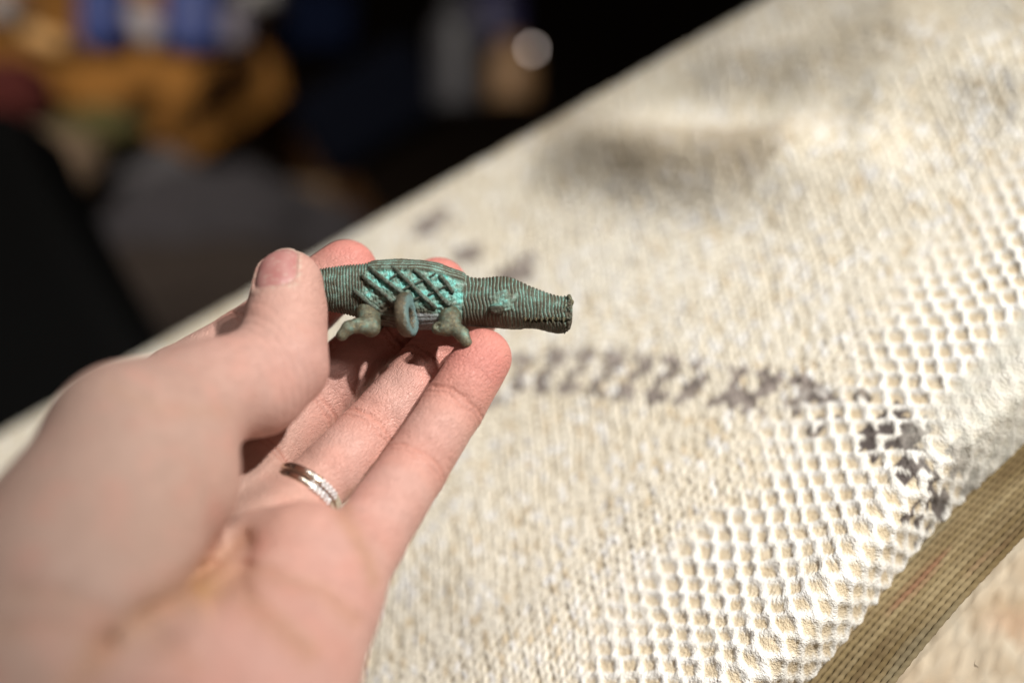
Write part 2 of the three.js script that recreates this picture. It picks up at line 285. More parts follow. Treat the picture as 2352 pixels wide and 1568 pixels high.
// ribbed brown band between the two
{
  const bandA = xz(2050, 1568, -0.0195), bandB = xz(2352, 1240, -0.0195);
  const band = thing('ribbed_band', 'brown ribbed woven band showing below the edge of the knitted blanket', 'woven band', new V3(bandA[0], -0.0205, bandA[1]), new THREE.Quaternion().setFromAxisAngle(new V3(0, 1, 0), Math.atan2(bandA[1] - bandB[1], bandB[0] - bandA[0])));
  const backing = new RoundedBoxGeometry(1.1, 0.0016, 0.070, 2, 0.0007); backing.translate(0.05, 0.0004, -0.038);
  part('backing', backing, std([0.20, 0.15, 0.075], 1), band);
  const mat = std(null, 0.95, { vertexColors: true, specularIntensity: 0.25 });
  for (let i = 0; i < 50; i++) {
    const zz = 0.0008 - i * 0.00146, pts = []; for (let k = 0; k <= 60; k++) pts.push(new V3(-0.3 + k * 0.012, 0.0022 + 0.0004 * N3(k * 0.6, i * 0.4, 0) + 0.0011 * Math.sin(k * 0.5 + i * 0.16), zz + 0.0004 * N3(k * 0.35, i * 0.2, 9) + 0.0030 * Math.sin(k * 0.36 + 1) * (0.35 + 0.65 * i / 50)));
    const g = new THREE.TubeGeometry(new THREE.CatmullRomCurve3(pts), 900, 0.00074, 8, false);
    { const p = g.attributes.position, nn = g.attributes.normal; for (let v = 0; v < p.count; v++) { const tw = Math.sin(p.getX(v) * 2600 + Math.atan2(nn.getY(v), nn.getZ(v)) * 1.0 + i) * 0.00010 + 0.00012 * N3(p.getX(v) * 500, i, nn.getY(v)); p.setXYZ(v, p.getX(v), p.getY(v) + nn.getY(v) * tw, p.getZ(v) + nn.getZ(v) * tw); } g.computeVertexNormals(); }
    paint(g, (x, y, z) => { const n = 0.95 * N3(x * 42 + i * 0.05, i * 0.11, 2), m = N3(x * 30, i * 0.22, 40), r = 0.5 * N3(x * 500, i * 1.7, 8) + 0.7 * ((i * 7) % 5 - 2) * 0.22;  // tone patches painted across the ribs to suggest fold shading
      let c = mixc([0.14, 0.098, 0.048], [0.29, 0.225, 0.125], clamp(0.45 + n * 1.2 + r * 0.5)); if (i % 3 === 0) c = mixc(c, [0.18, 0.13, 0.06], 0.5);
      c = mixc(c, [0.22, 0.10, 0.06], sstep(0.22, 0.5, m) * 0.75); return mixc(c, [0.22, 0.20, 0.14], sstep(0.2, 0.5, -m) * 0.35); });
    part('rib', g, mat, band);
  }
}
// table below the cloths
{
  const t = thing('table', 'dark wooden table standing under the cream knitted blanket', 'table', new V3(0.05, -0.7195, -0.3));
  const wood = std([0.05, 0.032, 0.02], 0.6);
  const shape = new THREE.Shape(); [[-0.46, -0.02], [0.46, -0.02], [0.46, farZ(0.51) + 0.31], [-0.46, farZ(-0.41) + 0.31]].forEach(([x, z], i) => (i ? shape.lineTo(x, -z) : shape.moveTo(x, -z)));
  const s2 = new THREE.Shape(); [[-0.46, 0.30], [0.46, 0.30], [0.46, farZ(0.51) + 0.305], [-0.46, farZ(-0.41) + 0.305]].forEach(([x, z], i) => (i ? s2.lineTo(x, -z) : s2.moveTo(x, -z)));
  const top = new THREE.ExtrudeGeometry(s2, { depth: 0.025, bevelEnabled: false }); top.rotateX(-Math.PI / 2); top.translate(0, 0.67, 0);
  part('table_top', top, wood, t);
  for (const [x, z] of [[-0.42, 0.26], [0.42, 0.26], [-0.42, -0.16], [0.42, -0.03]]) { const l = new RoundedBoxGeometry(0.05, 0.668, 0.05, 2, 0.006); l.translate(x, 0.334, z); part('leg', l, wood, t); }
}
// ------------------------------------------------------------------ the hand
const fingerBones = {
  index: [[280, 1000, 360, 11], [410, 885, 372, 8.8], [560, 795, 388, 8.4], [700, 696, 395, 8.2], [795, 622, 396, 7.5]],
  middle: [[440, 1180, 362, 10], [588, 1054, 376, 8.4], [702, 934, 388, 8.1], [880, 774, 397, 7.7], [1006, 660, 400, 7.3]],
  ring: [[600, 1250, 356, 10], [708, 1128, 367, 7.0], [845, 1005, 379, 7.6], [980, 848, 388, 7.2], [1085, 715, 395, 6.9]],
  pinky: [[748, 1372, 334, 10.5], [838, 1243, 350, 8.4], [948, 1080, 364, 7.3], [1040, 936, 373, 6.9], [1108, 822, 377, 6.7]],
};
const thumbBones = [[300, 1010, 328, 15.2], [470, 912, 344, 11.2], [637, 838, 356, 9.6], [661, 655, 368, 7.9]];
const V = (p) => h(p[0], p[1], p[2]);
const sub = (a, b) => [a[0] - b[0], a[1] - b[1], a[2] - b[2]], dot = (a, b) => a[0] * b[0] + a[1] * b[1] + a[2] * b[2], nrm = (a) => { const l = Math.hypot(...a); return [a[0] / l, a[1] / l, a[2] / l]; }, cross = (a, b) => [a[1] * b[2] - a[2] * b[1], a[2] * b[0] - a[0] * b[2], a[0] * b[1] - a[1] * b[0]];
const mad = (a, d, t) => [a[0] + d[0] * t, a[1] + d[1] * t, a[2] + d[2] * t];
function makeFinger(bones, padDir, creaseAt) {
  const J = bones.map(V), prims = [], pads = [], creases = [];
  for (let i = 0; i + 1 < J.length; i++) {
    prims.push(roundCone(J[i], J[i + 1], bones[i][3], bones[i + 1][3]));
    if (i >= 1) { const t = nrm(sub(J[i + 1], J[i])), d = nrm(mad(padDir, t, -dot(padDir, t))), L = Math.hypot(...sub(J[i + 1], J[i])), r = (bones[i][3] + bones[i + 1][3]) / 2;
      pads.push(roundCone(mad(mad(J[i], t, L * 0.36), d, 1.5), mad(mad(J[i], t, L * (i === J.length - 2 ? 0.78 : 0.64)), d, 1.5), r * 0.84, r * 0.80)); }
  }
  for (const k of creaseAt) { const t = nrm(mad(nrm(sub(J[k + 1], J[k])), nrm(sub(J[k], J[k - 1])), 1)); creases.push([J[k], t, bones[k][3], padDir]); }
  let lo = [1e9, 1e9, 1e9], hi = [-1e9, -1e9, -1e9]; J.forEach((p, i) => { for (let c = 0; c < 3; c++) { lo[c] = Math.min(lo[c], p[c] - bones[i][3]); hi[c] = Math.max(hi[c], p[c] + bones[i][3]); } });
  return { J, creases, f(x, y, z) {
    const bx = Math.max(lo[0] - x, 0, x - hi[0]), by = Math.max(lo[1] - y, 0, y - hi[1]), bz = Math.max(lo[2] - z, 0, z - hi[2]), far = Math.hypot(bx, by, bz);
    if (far > 9) return far;
    let d = 1e9; for (const p of prims) { const v = p(x, y, z); d = d > 1e8 ? v : smin(d, v, 1.5); }
    for (const p of pads) d = smin(d, p(x, y, z), 2.2);
    if (d < 2 && d > -3) for (const [c, t, r, pd] of creases) {
      const qx = x - c[0], qy = y - c[1], qz = z - c[2], q = qx * t[0] + qy * t[1] + qz * t[2]; if (Math.abs(q) > 5) continue;
      const side = qx * pd[0] + qy * pd[1] + qz * pd[2]; if (qx * qx + qy * qy + qz * qz > (r + 4) ** 2) continue;
      const on = sstep(-0.3 * r, 0.3 * r, side), wob = 0.8 * N3(x * 0.35, y * 0.35, z * 0.35);
      d += on * (0.27 * Math.exp(-(((q - 0.7 + wob) / 0.45) ** 2)) + 0.18 * Math.exp(-(((q + 0.9 + wob) / 0.4) ** 2)) + 0.06 * Math.exp(-(((q + 2.3 + wob) / 0.4) ** 2)));
    }
    return d;
  } };
}
const toEye = [0.12, 0.05, 0.99];
const fingers = [makeFinger(fingerBones.index, toEye, [2, 3]), makeFinger(fingerBones.middle, toEye, [1, 2, 3]), makeFinger(fingerBones.ring, toEye, [2, 3]), makeFinger(fingerBones.pinky, toEye, [2, 3])];
const TJ = thumbBones.map(V), thumbAxis = nrm(sub(TJ[3], TJ[2])), proxAxis = nrm(sub(TJ[2], TJ[1]));
const thumbPrims = [roundCone(TJ[0], TJ[1], thumbBones[0][3], thumbBones[1][3]), roundCone(TJ[1], TJ[2], thumbBones[1][3], thumbBones[2][3]), roundCone(TJ[2], TJ[3], 9.6, 7.9), roundCone(h(690, 850, 359), h(690, 720, 368), 5.4, 5.6), ball(h(600, 905, 352), 9.0)];
const nailN = nrm((() => { const n = [-0.25, 0.0, 0.97]; return mad(n, thumbAxis, -dot(n, thumbAxis)); })()), nailB = cross(thumbAxis, nailN), nailV = 0.9;
// [across, along] on the nail, measured over the round of the thumb
function nailUV(x, y, z) { const d = [x - TJ[3][0], y - TJ[3][1], z - TJ[3][2]], t = dot(d, thumbAxis), n = dot(d, nailN), b = dot(d, nailB), up = Math.max(t, 0); return [Math.atan2(b, Math.hypot(up, n) * Math.sign(n || 1)) * 7.4, (t > 0 ? Math.atan2(t, n) * 7.9 : t) - nailV]; }
const nailE = (a, v) => Math.pow(Math.pow(Math.abs(a / (5.0 - 0.10 * clamp(v, -8, 8))), 3) + Math.pow(Math.abs(v / 7.3), 3), 1 / 3);
function thumbF(x, y, z) {
  let d = 1e9; for (const p of thumbPrims) { const v = p(x, y, z); d = d > 1e8 ? v : smin(d, v, 3.5); }
  if (d < 2 && d > -3) {
    const q = (x - TJ[2][0]) * proxAxis[0] + (y - TJ[2][1]) * proxAxis[1] + (z - TJ[2][2]) * proxAxis[2];
    if (Math.abs(q) < 11) { const wob = 0.5 * N3(x * 0.25, y * 0.25, 3); for (const [o, a] of [[-8.2, 0.10], [-5.6, 0.16], [-3.4, 0.2], [-1.2, 0.2], [1.4, 0.14]]) d += a * Math.exp(-(((q - o + wob) / 0.55) ** 2)) * sstep(-2, 3, z - TJ[2][2]); }
    // the nail bed: a shallow seat with raised folds round it
    if (z > 6 && y > TJ[2][1]) { const [a, v] = nailUV(x, y, z), e = nailE(a, v); if (e < 1.6) d += 0.40 * sstep(1.0, 0.93, e) * sstep(7.2, 5.6, v) - 0.14 * Math.exp(-(((e - 1.10) / 0.10) ** 2)) * sstep(6.5, 4.5, v); }
  }
  return d;
}
const palmPrims = [
  roundCone(h(300, 1062, 326), h(120, 1440, 290), 17.6, 24), ball(h(378, 1108, 329), 15.0),
  roundCone(V(fingerBones.index[0]), h(60, 1640, 290), 11, 18), roundCone(V(fingerBones.middle[0]), h(200, 1750, 290), 10, 18), roundCone(V(fingerBones.ring[0]), h(320, 1800, 288), 10, 18),
  roundCone(h(120, 1500, 288), h(0, 1900, 262), 23, 22), roundCone(h(480, 1660, 302), h(150, 1950, 265), 20, 21),
  roundCone(h(60, 1900, 262), h(-700, 2700, 205), 24, 30), roundCone(h(300, 1880, 264), h(-500, 2800, 205), 20, 30),
  roundCone(h(590, 1150, 368), h(760, 1290, 356), 8.5, 8.5), roundCone(h(590, 1150, 370), h(330, 960, 370), 8.5, 9),
];
const padPrims = [roundCone(h(702, 1297, 337), h(622, 1285, 342), 13.0, 10.8), roundCone(h(745, 1395, 335), h(560, 1665, 305), 10.5, 20), roundCone(h(640, 1420, 326), h(545, 1560, 308), 12, 15)];
const palmLines = [[[418, 1352], [485, 1292], [560, 1240]], [[478, 1300], [590, 1312], [690, 1372], [760, 1430]], [[500, 1290], [640, 1290], [760, 1330], [830, 1400]], [[425, 1350], [385, 1410], [372, 1480]], [[240, 1310], [330, 1300], [425, 1335]], [[255, 1250], [345, 1255], [420, 1300]], [[300, 880], [420, 930], [520, 945]], [[470, 1310], [520, 1380], [560, 1420]], [[772, 1172], [815, 1228], [848, 1290], [862, 1335]]].map((l) => l.map(([a, b]) => h(a, b, 332).slice(0, 2)));
function palmF(x, y, z) {
  let d = 1e9; for (const p of palmPrims) { const v = p(x, y, z); d = d > 1e8 ? v : smin(d, v, 6); }
  let e = 1e9; for (const p of padPrims) { const v = p(x, y, z); e = e > 1e8 ? v : smin(e, v, 5); }
  d = smin(d, e, 2.6);
  if (d < 3 && d > -3) { palmLines.forEach((l, i) => { const q = lineDist(x, y, l)[0]; if (q < 6) d += [1.1, 0.9, 0.6, 0.8, 0.6, 0.5, 0.4, 0.5, 0.35][i] * Math.exp(-((q / [2.0, 1.3, 1.0, 1.6, 1.5, 1.5, 1.4, 1.4, 1.0][i]) ** 2)) * sstep(10, 25, z); }); d += 0.25 * N3(x * 0.09, y * 0.09, z * 0.09); }
  return d;
}
function handF(x, y, z) {
  const p = smin(palmF(x, y, z), thumbF(x, y, z), 7);
  let d = p;
  for (const f of fingers) { const v = f.f(x, y, z); if (v < p + 6) d = Math.min(d, smin(p, v, f === fingers[3] ? 5 : 2.6)); }
  return d;
}
const handOrigin = h(60, 1640, 288);
const hand = thing('hand', 'left hand held palm up with thumb and fingertips holding the small green crocodile', 'hand', worldOf(handOrigin), camQ);
{
  const g = meshField(handF, [-190, -190, -40], [10, 35, 185], 0.6);
  const palmAxis = nrm([0.62, 0.66, -0.42]), palmSide = nrm(cross(palmAxis, [0, 0, 1]));
  const p = g.attributes.position, uv = new Float32Array(p.count * 2);
  for (let i = 0; i < p.count; i++) { const q = [p.getX(i), p.getY(i), p.getZ(i)]; uv[i * 2] = dot(q, palmSide) / 24; uv[i * 2 + 1] = dot(q, palmAxis) / 24; }
  g.setAttribute('uv', new THREE.BufferAttribute(uv, 2));
  const tips = [0, 1, 2, 3].map((i) => fingers[i].J[4]);
  const stain = h(435, 1375, 312), mound = h(620, 1150, 350);
  paint(g, (x, y, z, nx, ny, nz) => {
    const m = fbm(x * 0.09, y * 0.09, z * 0.09), fine = N3(x * 0.5, y * 0.5, z * 0.5);
    let c = mixc([0.535, 0.28, 0.232], [0.57, 0.33, 0.28], clamp(0.5 + m));
    for (const t of tips) { const d = Math.hypot(x - t[0], y - t[1], z - t[2]); c = mixc(c, [0.60, 0.205, 0.17], 0.85 * sstep(20, 5, d)); }
    c = mixc(c, [0.60, 0.295, 0.225], 0.5 * sstep(20, 4, Math.hypot(x - mound[0], y - mound[1])));
    const dt = Math.hypot(x - TJ[3][0], y - TJ[3][1] + 2); c = mixc(c, [0.58, 0.335, 0.27], 0.5 * sstep(16, 6, dt));
    const th = Math.hypot(x - TJ[0][0] + 8, y - TJ[0][1] + 12); c = mixc(c, [0.465, 0.315, 0.255], 0.85 * sstep(52, 18, th));
    const hy = Math.hypot(x - h(700, 1480, 330)[0], y - h(700, 1480, 330)[1]); c = mixc(c, [0.56, 0.305, 0.255], 0.6 * sstep(26, 8, hy));
    const sx = x - stain[0], sy = y - stain[1], st = Math.hypot(sx * 0.8 + sy * 0.5, (sy * 0.8 - sx * 0.5) * 0.55, (z - stain[2]) * 0.3); c = mixc(c, [0.56, 0.33, 0.12], 0.75 * sstep(9, 1.0, st));
    for (const f of fingers) for (const [c0, t, r, pd] of f.creases) { const qx = x - c0[0], qy = y - c0[1], qz = z - c0[2]; if (qx * qx + qy * qy + qz * qz > (r + 2) ** 2) continue; const q = qx * t[0] + qy * t[1] + qz * t[2] + 0.8 * N3(x * 0.35, y * 0.35, z * 0.35); c = mixc(c, [0.42, 0.155, 0.11], 0.5 * (Math.exp(-(((q - 0.7) / 0.5) ** 2)) + 0.7 * Math.exp(-(((q + 0.9) / 0.45) ** 2)))); }
    palmLines.forEach((l, i) => { if (z > 12) { const q = lineDist(x, y, l)[0]; if (q < 8) c = mixc(c, [0.44, 0.235, 0.14], [0.55, 0.5, 0.35, 0.4, 0.25, 0.25, 0.2, 0.2, 0.5][i] * Math.exp(-((q / [2.6, 1.8, 1.4, 2.2, 1.8, 1.8, 1.6, 1.6, 1.3][i]) ** 2))); } });
    // red where two fingers or pads meet, and in the flexion lines
    for (const f of fingers) for (let k = 2; k < 4; k++) { const J = f.J[k], d = Math.hypot(x - J[0], y - J[1], z - J[2]); if (d < 12) c = mixc(c, [0.58, 0.25, 0.19], 0.35 * sstep(12, 7, d)); }
    c = mixc(c, [0.60, 0.28, 0.22], 0.4 * clamp(N3(x * 0.16 + 9, y * 0.16, z * 0.16) * 1.3));
    // dry pale flecks round the nail
    if (z > 5 && y > TJ[2][1]) { const [a, v] = nailUV(x, y, z), e = nailE(a, v); c = mixc(c, [0.60, 0.47, 0.38], 0.8 * Math.exp(-(((e - 1.06) / 0.09) ** 2)) * sstep(-0.1, 0.25, N3(x * 1.2, y * 1.2, 4))); c = mixc(c, [0.56, 0.46, 0.37], 0.7 * sstep(6.4, 7.4, v) * sstep(10.0, 8.4, v) * sstep(6, 4, Math.abs(a)) * sstep(-0.2, 0.2, N3(x * 0.9, y * 0.9, 14))); }
    const s = 1 + 0.05 * fine; return [c[0] * s, c[1] * s, c[2] * s];
  });
  // skin relief: a net of fine lines that runs mostly along the fingers
  const a = tileNoise(34, 1), b = tileNoise(60, 2), c3 = tileNoise(110, 5), d5 = tileNoise(9, 6);
  const ridge = (v) => 1 - Math.abs(v * 2 - 1);
  const relief = noiseTexture(1024, (u, v) => { const wob = d5(u, v) * 0.04; return clamp(0.85 - 0.5 * Math.pow(ridge(a((u + wob) * 2 % 1, v * 0.5 % 1)), 6) * 0.7 - 0.45 * Math.pow(ridge(b((u + wob) % 1, (v * 0.5) % 1)), 5) - 0.3 * Math.pow(ridge(c3(u, v)), 3)); });
  const rough = noiseTexture(512, (u, v) => 0.34 + 0.2 * a(u, v) + 0.12 * b(u, v));
  const skin = std(null, 1, { vertexColors: true, bumpMap: relief, bumpScale: 0.00022, roughnessMap: rough, specularIntensity: 1, sheen: 0.12, sheenRoughness: 0.5 });
  skin.sheenColor.setRGB(1, 0.75, 0.65);
  part('skin', mmPlace(g, handOrigin), skin, hand);
  // thumb nail
  const pos = [], col = [], idx = [], R = 26, S = 64;
  for (let r = 0; r <= R; r++) for (let s = 0; s < S; s++) {
    const t = s / S * Math.PI * 2, cs = Math.cos(t), sn = Math.sin(t), e = r / R, sup = Math.pow(Math.pow(Math.abs(cs), 3) + Math.pow(Math.abs(sn), 3), -1 / 3);
    const v = 7.2 * e * sup * sn, a2 = (4.9 - 0.10 * v) * e * sup * cs, phi = a2 / 7.4, vv = v + nailV, psi = Math.max(vv, 0) / 7.9, o = mad(TJ[3], thumbAxis, Math.min(vv, 0)), d = [0, 1, 2].map((k) => (nailN[k] * Math.cos(psi) + thumbAxis[k] * Math.sin(psi)) * Math.cos(phi) + nailB[k] * Math.sin(phi));
    let L = 12; for (let it = 0; it < 40; it++) { const q = mad(o, d, L), f = thumbF(...q); L -= f * 0.8; if (Math.abs(f) < 0.004) break; }
    const q = mad(o, d, L + 0.48 * (1 - Math.pow(e, 8)) - 0.05 * Math.pow(e, 8) + 0.35 * sstep(5.6, 7.2, v)); pos.push(...q);
    const tip = sstep(5.4, 6.8, v), moon = 0, n1 = N3(a2 * 0.5, v * 0.3, 2), fleck = sstep(0.33, 0.45, N3(a2 * 1.3, v * 0.8, 7)) * 0.35;
    let cc = mixc([0.41, 0.175, 0.16], [0.46, 0.225, 0.205], clamp(0.5 + n1)); cc = mixc(cc, [0.55, 0.43, 0.35], clamp(tip * 0.8 + fleck + 0.35 * sstep(0.9, 1, e))); col.push(...cc);
  }
  for (let r = 0; r < R; r++) for (let s = 0; s < S; s++) { const A = r * S + s, B = r * S + (s + 1) % S, C = A + S, D = B + S; idx.push(A, C, D, A, D, B); }
  const ng = new THREE.BufferGeometry(); ng.setAttribute('position', new THREE.Float32BufferAttribute(pos, 3)); ng.setAttribute('color', new THREE.Float32BufferAttribute(col, 3)); ng.setIndex(idx); ng.computeVertexNormals();
  part('thumbnail', mmPlace(ng, handOrigin), std(null, 0.4, { vertexColors: true, clearcoat: 0.2, clearcoatRoughness: 0.3, side: THREE.DoubleSide }), hand);
  console.log('hand', p.count);
}
// ------------------------------------------------------------------ bronze crocodile figurine
const crocOrigin = h(1000, 752, 380);
const croc = thing('crocodile_figurine', 'small verdigris bronze crocodile with ringed tail and latticed flank resting on the fingertips', 'figurine', worldOf(crocOrigin), camQ);
const X = (px) => (px - 1176) * K * 380, Y = (py) => (784 - py) * K * 380;
const outline = [ // px, top, bottom, half thickness in mm
  [580, 650, 690, 2.2], [620, 640, 696, 2.8], [680, 626, 705, 3.6], [738, 616, 713, 4.3], [800, 608, 724, 5.0], [836, 605, 736, 5.6], [862, 601, 744, 6.0], [930, 598, 755, 6.4], [1000, 605, 757, 6.4], [1040, 619, 754, 5.9], [1066, 629, 750, 5.3], [1084, 636, 750, 5.1], [1110, 637, 752, 5.2], [1144, 634, 754, 5.5], [1172, 636, 756, 5.5], [1200, 648, 757, 5.0], [1228, 660, 758, 4.4], [1256, 671, 764, 4.0], [1280, 678, 769, 3.7], [1296, 680, 767, 3.9], [1306, 679, 762, 3.9], [1315, 682, 748, 3.7]];
function prof(px, k) {                                             // smooth curve through the outline
  let i = 0; while (i < outline.length - 2 && outline[i + 1][0] < px) i++;
  const P = (j) => outline[clamp(j, 0, outline.length - 1)], a = P(i), b = P(i + 1), t = clamp((px - a[0]) / (b[0] - a[0])), da = (b[k] - P(i - 1)[k]) / Math.max(b[0] - P(i - 1)[0], 1) * (b[0] - a[0]), db = (P(i + 2)[k] - a[k]) / Math.max(P(i + 2)[0] - a[0], 1) * (b[0] - a[0]);
  const t2 = t * t, t3 = t2 * t; return (2 * t3 - 3 * t2 + 1) * a[k] + (t3 - 2 * t2 + t) * da + (-2 * t3 + 3 * t2) * b[k] + (t3 - t2) * db;
}
const BRONZE = [0.058, 0.044, 0.027], OLIVE = [0.175, 0.18, 0.13], TEAL = [0.22, 0.335, 0.275], BRIGHT = [0.21, 0.66, 0.60], PALE = [0.42, 0.48, 0.44];
const cord = (t) => Math.pow(Math.abs(Math.sin(Math.PI * t)), 0.7);  // round cords with sharp grooves between
function bodyRelief(px, py, up, side) {                            // [outward mm, groove 0..1, brightness of the verdigris]
  // px, py: where on the side; up -1..1 from belly to back
  let d = 0, g = 0, green = 0.45;
  const inTail = sstep(846, 832, px - 10 * up), inHead = sstep(1058, 1070, px - 6 * up), inBody = (1 - inTail) * (1 - inHead);
  if (inTail > 0) { const wob = 1.9 * N3(py * 0.035, side * 2, px * 0.02), t = (px + 3 * up + wob * 4 * sstep(790, 760, px)) / 7.0; const c = cord(t); d += inTail * 0.38 * (c - 1) * (1 + 0.5 * sstep(0.75, 1, up)); g = Math.max(g, inTail * sstep(0.72, 0.2, c)); green = lerp(green, 0.42, inTail); }
  if (inHead > 0) {
    const wob = 2.2 * N3(px * 0.03, py * 0.035, 5), t = (px + 5 * up - 3 * up * up + wob * 2) / 8.2, ex = (px - 1158) / 31, ey = (py - 690) / 24, patch = sstep(1.1, 0.75, Math.hypot(ex, ey) + 0.45 * N3(px * 0.06, py * 0.06, 12)) * (0.8 + 0.5 * N3(px * 0.15, py * 0.15, 4)) * (side > 0 ? 1 : 0), snout = sstep(1298, 1306, px);
    const c = cord(t), on = inHead * (1 - patch) * (1 - snout) * sstep(-1.02, -0.8, up);
    d += on * 0.40 * (c - 1); g = Math.max(g, on * sstep(0.78, 0.15, c)); green = lerp(green, 0.34 + 0.08 * sstep(1180, 1220, px), inHead);
    green += inHead * (0.50 * patch - 0.30 * sstep(-0.05, -0.75, up) - 0.22 * sstep(0.55, 0.85, up) * sstep(1210, 1160, px) * sstep(1100, 1140, px));
    d += inHead * patch * 0.22;
  }
  if (inBody > 0) {
    const back = sstep(0.66, 0.74, up), belly = sstep(-0.52, -0.66, up), ang = Math.asin(clamp(up, -1, 1));
    const cb = cord(ang * 6.6 + 0.25 * N3(px * 0.02, 1, 2) + (side > 0 ? 0 : 0.5)), cl = cord(ang * 5.6 + 0.3 * N3(px * 0.03, 4, 2));
    d += inBody * (back * (0.34 + 0.2 * (cb - 1)) + belly * (0.05 + 0.24 * (cl - 1)) - (1 - back) * (1 - belly) * 0.30);
    g = Math.max(g, inBody * (back * sstep(0.75, 0.2, cb) + belly * sstep(0.6, 0.15, cl) * 0.4));
    const flank = (1 - back) * (1 - belly); d += inBody * flank * 0.36 * N3(px * 0.12, py * 0.12, side * 3) + inBody * flank * 0.18 * N3(px * 0.35, py * 0.4, side);
    green = lerp(green, back * 0.42 + flank * (0.95 - 0.75 * sstep(660, 725, py) * sstep(1010, 880, px - (py - 690) * 0.8) - 0.45 * sstep(700, 730, py)) + belly * 0.3, inBody);
  }
  d += 0.10 * N3(px * 0.06, py * 0.07, side * 3 + 60) + 0.07 * N3(px * 0.2, py * 0.2, side * 7) + 0.04 * N3(px * 0.6, py * 0.6, side * 5);
  return [d, g, clamp(green)];
}
{
  const NS = 820, MA = 240, pos = [], col = [], uv = [], idx = [], look = [];
  for (let i = 0; i <= NS; i++) for (let j = 0; j <= MA; j++) {
    const s = i / NS, px = lerp(580, 1315, s), th = j / MA * Math.PI * 2, top = prof(px, 1), bot = prof(px, 2), w = prof(px, 3), cyy = (top + bot) / 2, hh = (bot - top) / 2;
    // cross-section: rounded, flatter on the flanks; a ridge along the top of the head
    const c = Math.cos(th), sn = Math.sin(th), pw = 0.84, ux = Math.sign(c) * Math.pow(Math.abs(c), pw), uy = Math.sign(sn) * Math.pow(Math.abs(sn), pw);
    const cap = px > 1309 ? Math.sqrt(Math.max(0, 1 - ((px - 1309) / 6) ** 2)) * 0.6 + 0.4 * (px >= 1314.9 ? 0 : 1) : i === 0 ? 0 : 1;
    const jaw = sstep(1196, 1206, px) * sstep(0.0, 0.12, -(uy) - 0.36), py = cyy - uy * hh;
    const side = ux > 0 ? 1 : -1, narrow = 1 - 0.28 * sstep(0.5, 1, Math.abs(uy)) * sstep(1080, 1130, px);
    const [d, g, green] = bodyRelief(px, py, uy, side);
    const nl = Math.hypot(c / w, sn / (hh * 0.1)) || 1, nz = c / w / nl, ny = sn / (hh * 0.1) / nl;
    // mouth slit and the set-back lower jaw
    const mouthY = 736 + 3 * N3(px * 0.05, 1, 1) + 2.6 * Math.abs(((px / 11) % 1) - 0.5) * 2 - 2, slit = px > 1196 ? Math.exp(-(((py - mouthY - 3) / 2.6) ** 2)) * sstep(1196, 1210, px) : 0;
    let o = d - 0.65 * slit - 0.28 * jaw * (py > mouthY + 3 ? 1 : 0);
    if (px > 1296) o += 0.35 * sstep(1300, 1309, px) * sstep(0.2, 0.9, uy) + 0.34 * N3(px * 0.22, py * 0.22, 3);
    const hole = side > 0 ? Math.exp(-(((px - 1303) / 5) ** 2) - (((py - 716) / 8) ** 2)) : 0; o -= 0.5 * hole;
    const tilt = px > 1290 ? 0 : 0;
    pos.push(X(px + tilt), Y(py) * 1 * cap + Y(cyy) * (1 - cap) + o * ny * cap, (w * ux * narrow) * cap + o * nz * cap);
    uv.push(s * 12, j / MA * 4);
    const n = fbm(px * 0.035, py * 0.05, side * 4), sp = N3(px * 0.55, py * 0.55, side * 2), sp2 = N3(px * 0.9, py * 0.9, side * 6 + 2);
    let v = clamp(green * 0.9 + n * 0.55 + sp * 0.22), cc = mixc(OLIVE, TEAL, sstep(0.15, 0.6, v)); cc = mixc(cc, BRIGHT, sstep(0.65, 1.05, v)); cc = mixc(cc, PALE, 0.5 * sstep(0.25, 0.5, N3(px * 0.09, py * 0.09, side + 9)));
    const ridge = clamp(1 - g * 1.6), inFlank = green > 0.6 ? 0.30 : 0.95; cc = mixc(cc, BRONZE, ridge * inFlank * sstep(0.85, 0.2, v + sp2 * 0.35) * 0.95); if (g > 0.2 && green < 0.85) cc = mixc(cc, mixc([0.30, 0.47, 0.40], [0.25, 0.60, 0.54], clamp(0.5 + n * 1.5)), clamp(1.1 * (g - 0.2)) * sstep(-0.95, -0.3, uy) * (0.75 + 0.5 * sp));
    cc = mixc(cc, BRONZE, 0.7 * sstep(0.22, 0.40, sp2)); cc = mixc(cc, [0.10, 0.085, 0.052], 0.65 * sstep(0.0, 0.36, fbm(px * 0.06 + 20, py * 0.07, side * 8))); cc = mixc(cc, [0.05, 0.035, 0.02], clamp(slit + hole) * 0.8);
    if (uy < -0.55 && px > 960 && px < 1030) cc = mixc(cc, [0.34, 0.36, 0.38], 0.6 * (1 - sstep(0.1, 0.4, sp)));
    col.push(...cc);
  }
  for (let i = 0; i < NS; i++) for (let j = 0; j < MA; j++) { const a = i * (MA + 1) + j, b = a + 1, c = a + MA + 1, d = c + 1; idx.push(a, b, d, a, d, c); }
  const g = new THREE.BufferGeometry();
  g.setAttribute('position', new THREE.Float32BufferAttribute(pos, 3)); g.setAttribute('uv', new THREE.Float32BufferAttribute(uv, 2)); g.setAttribute('color', new THREE.Float32BufferAttribute(col, 3)); g.setIndex(idx);
  g.computeVertexNormals();
  const n = g.attributes.normal; if (n.getZ(Math.floor(NS / 2) * (MA + 1)) < 0) { for (let i = 0; i < idx.length; i += 3) { const t = idx[i + 1]; idx[i + 1] = idx[i + 2]; idx[i + 2] = t; } g.setIndex(idx); g.computeVertexNormals(); }
  const t1 = tileNoise(120, 11), t2 = tileNoise(50, 12);
  const grit = noiseTexture(512, (u, v) => 0.6 * t1(u, v) + 0.4 * t2(u, v)), roughT = noiseTexture(256, (u, v) => 0.42 + 0.45 * t2(u, v));
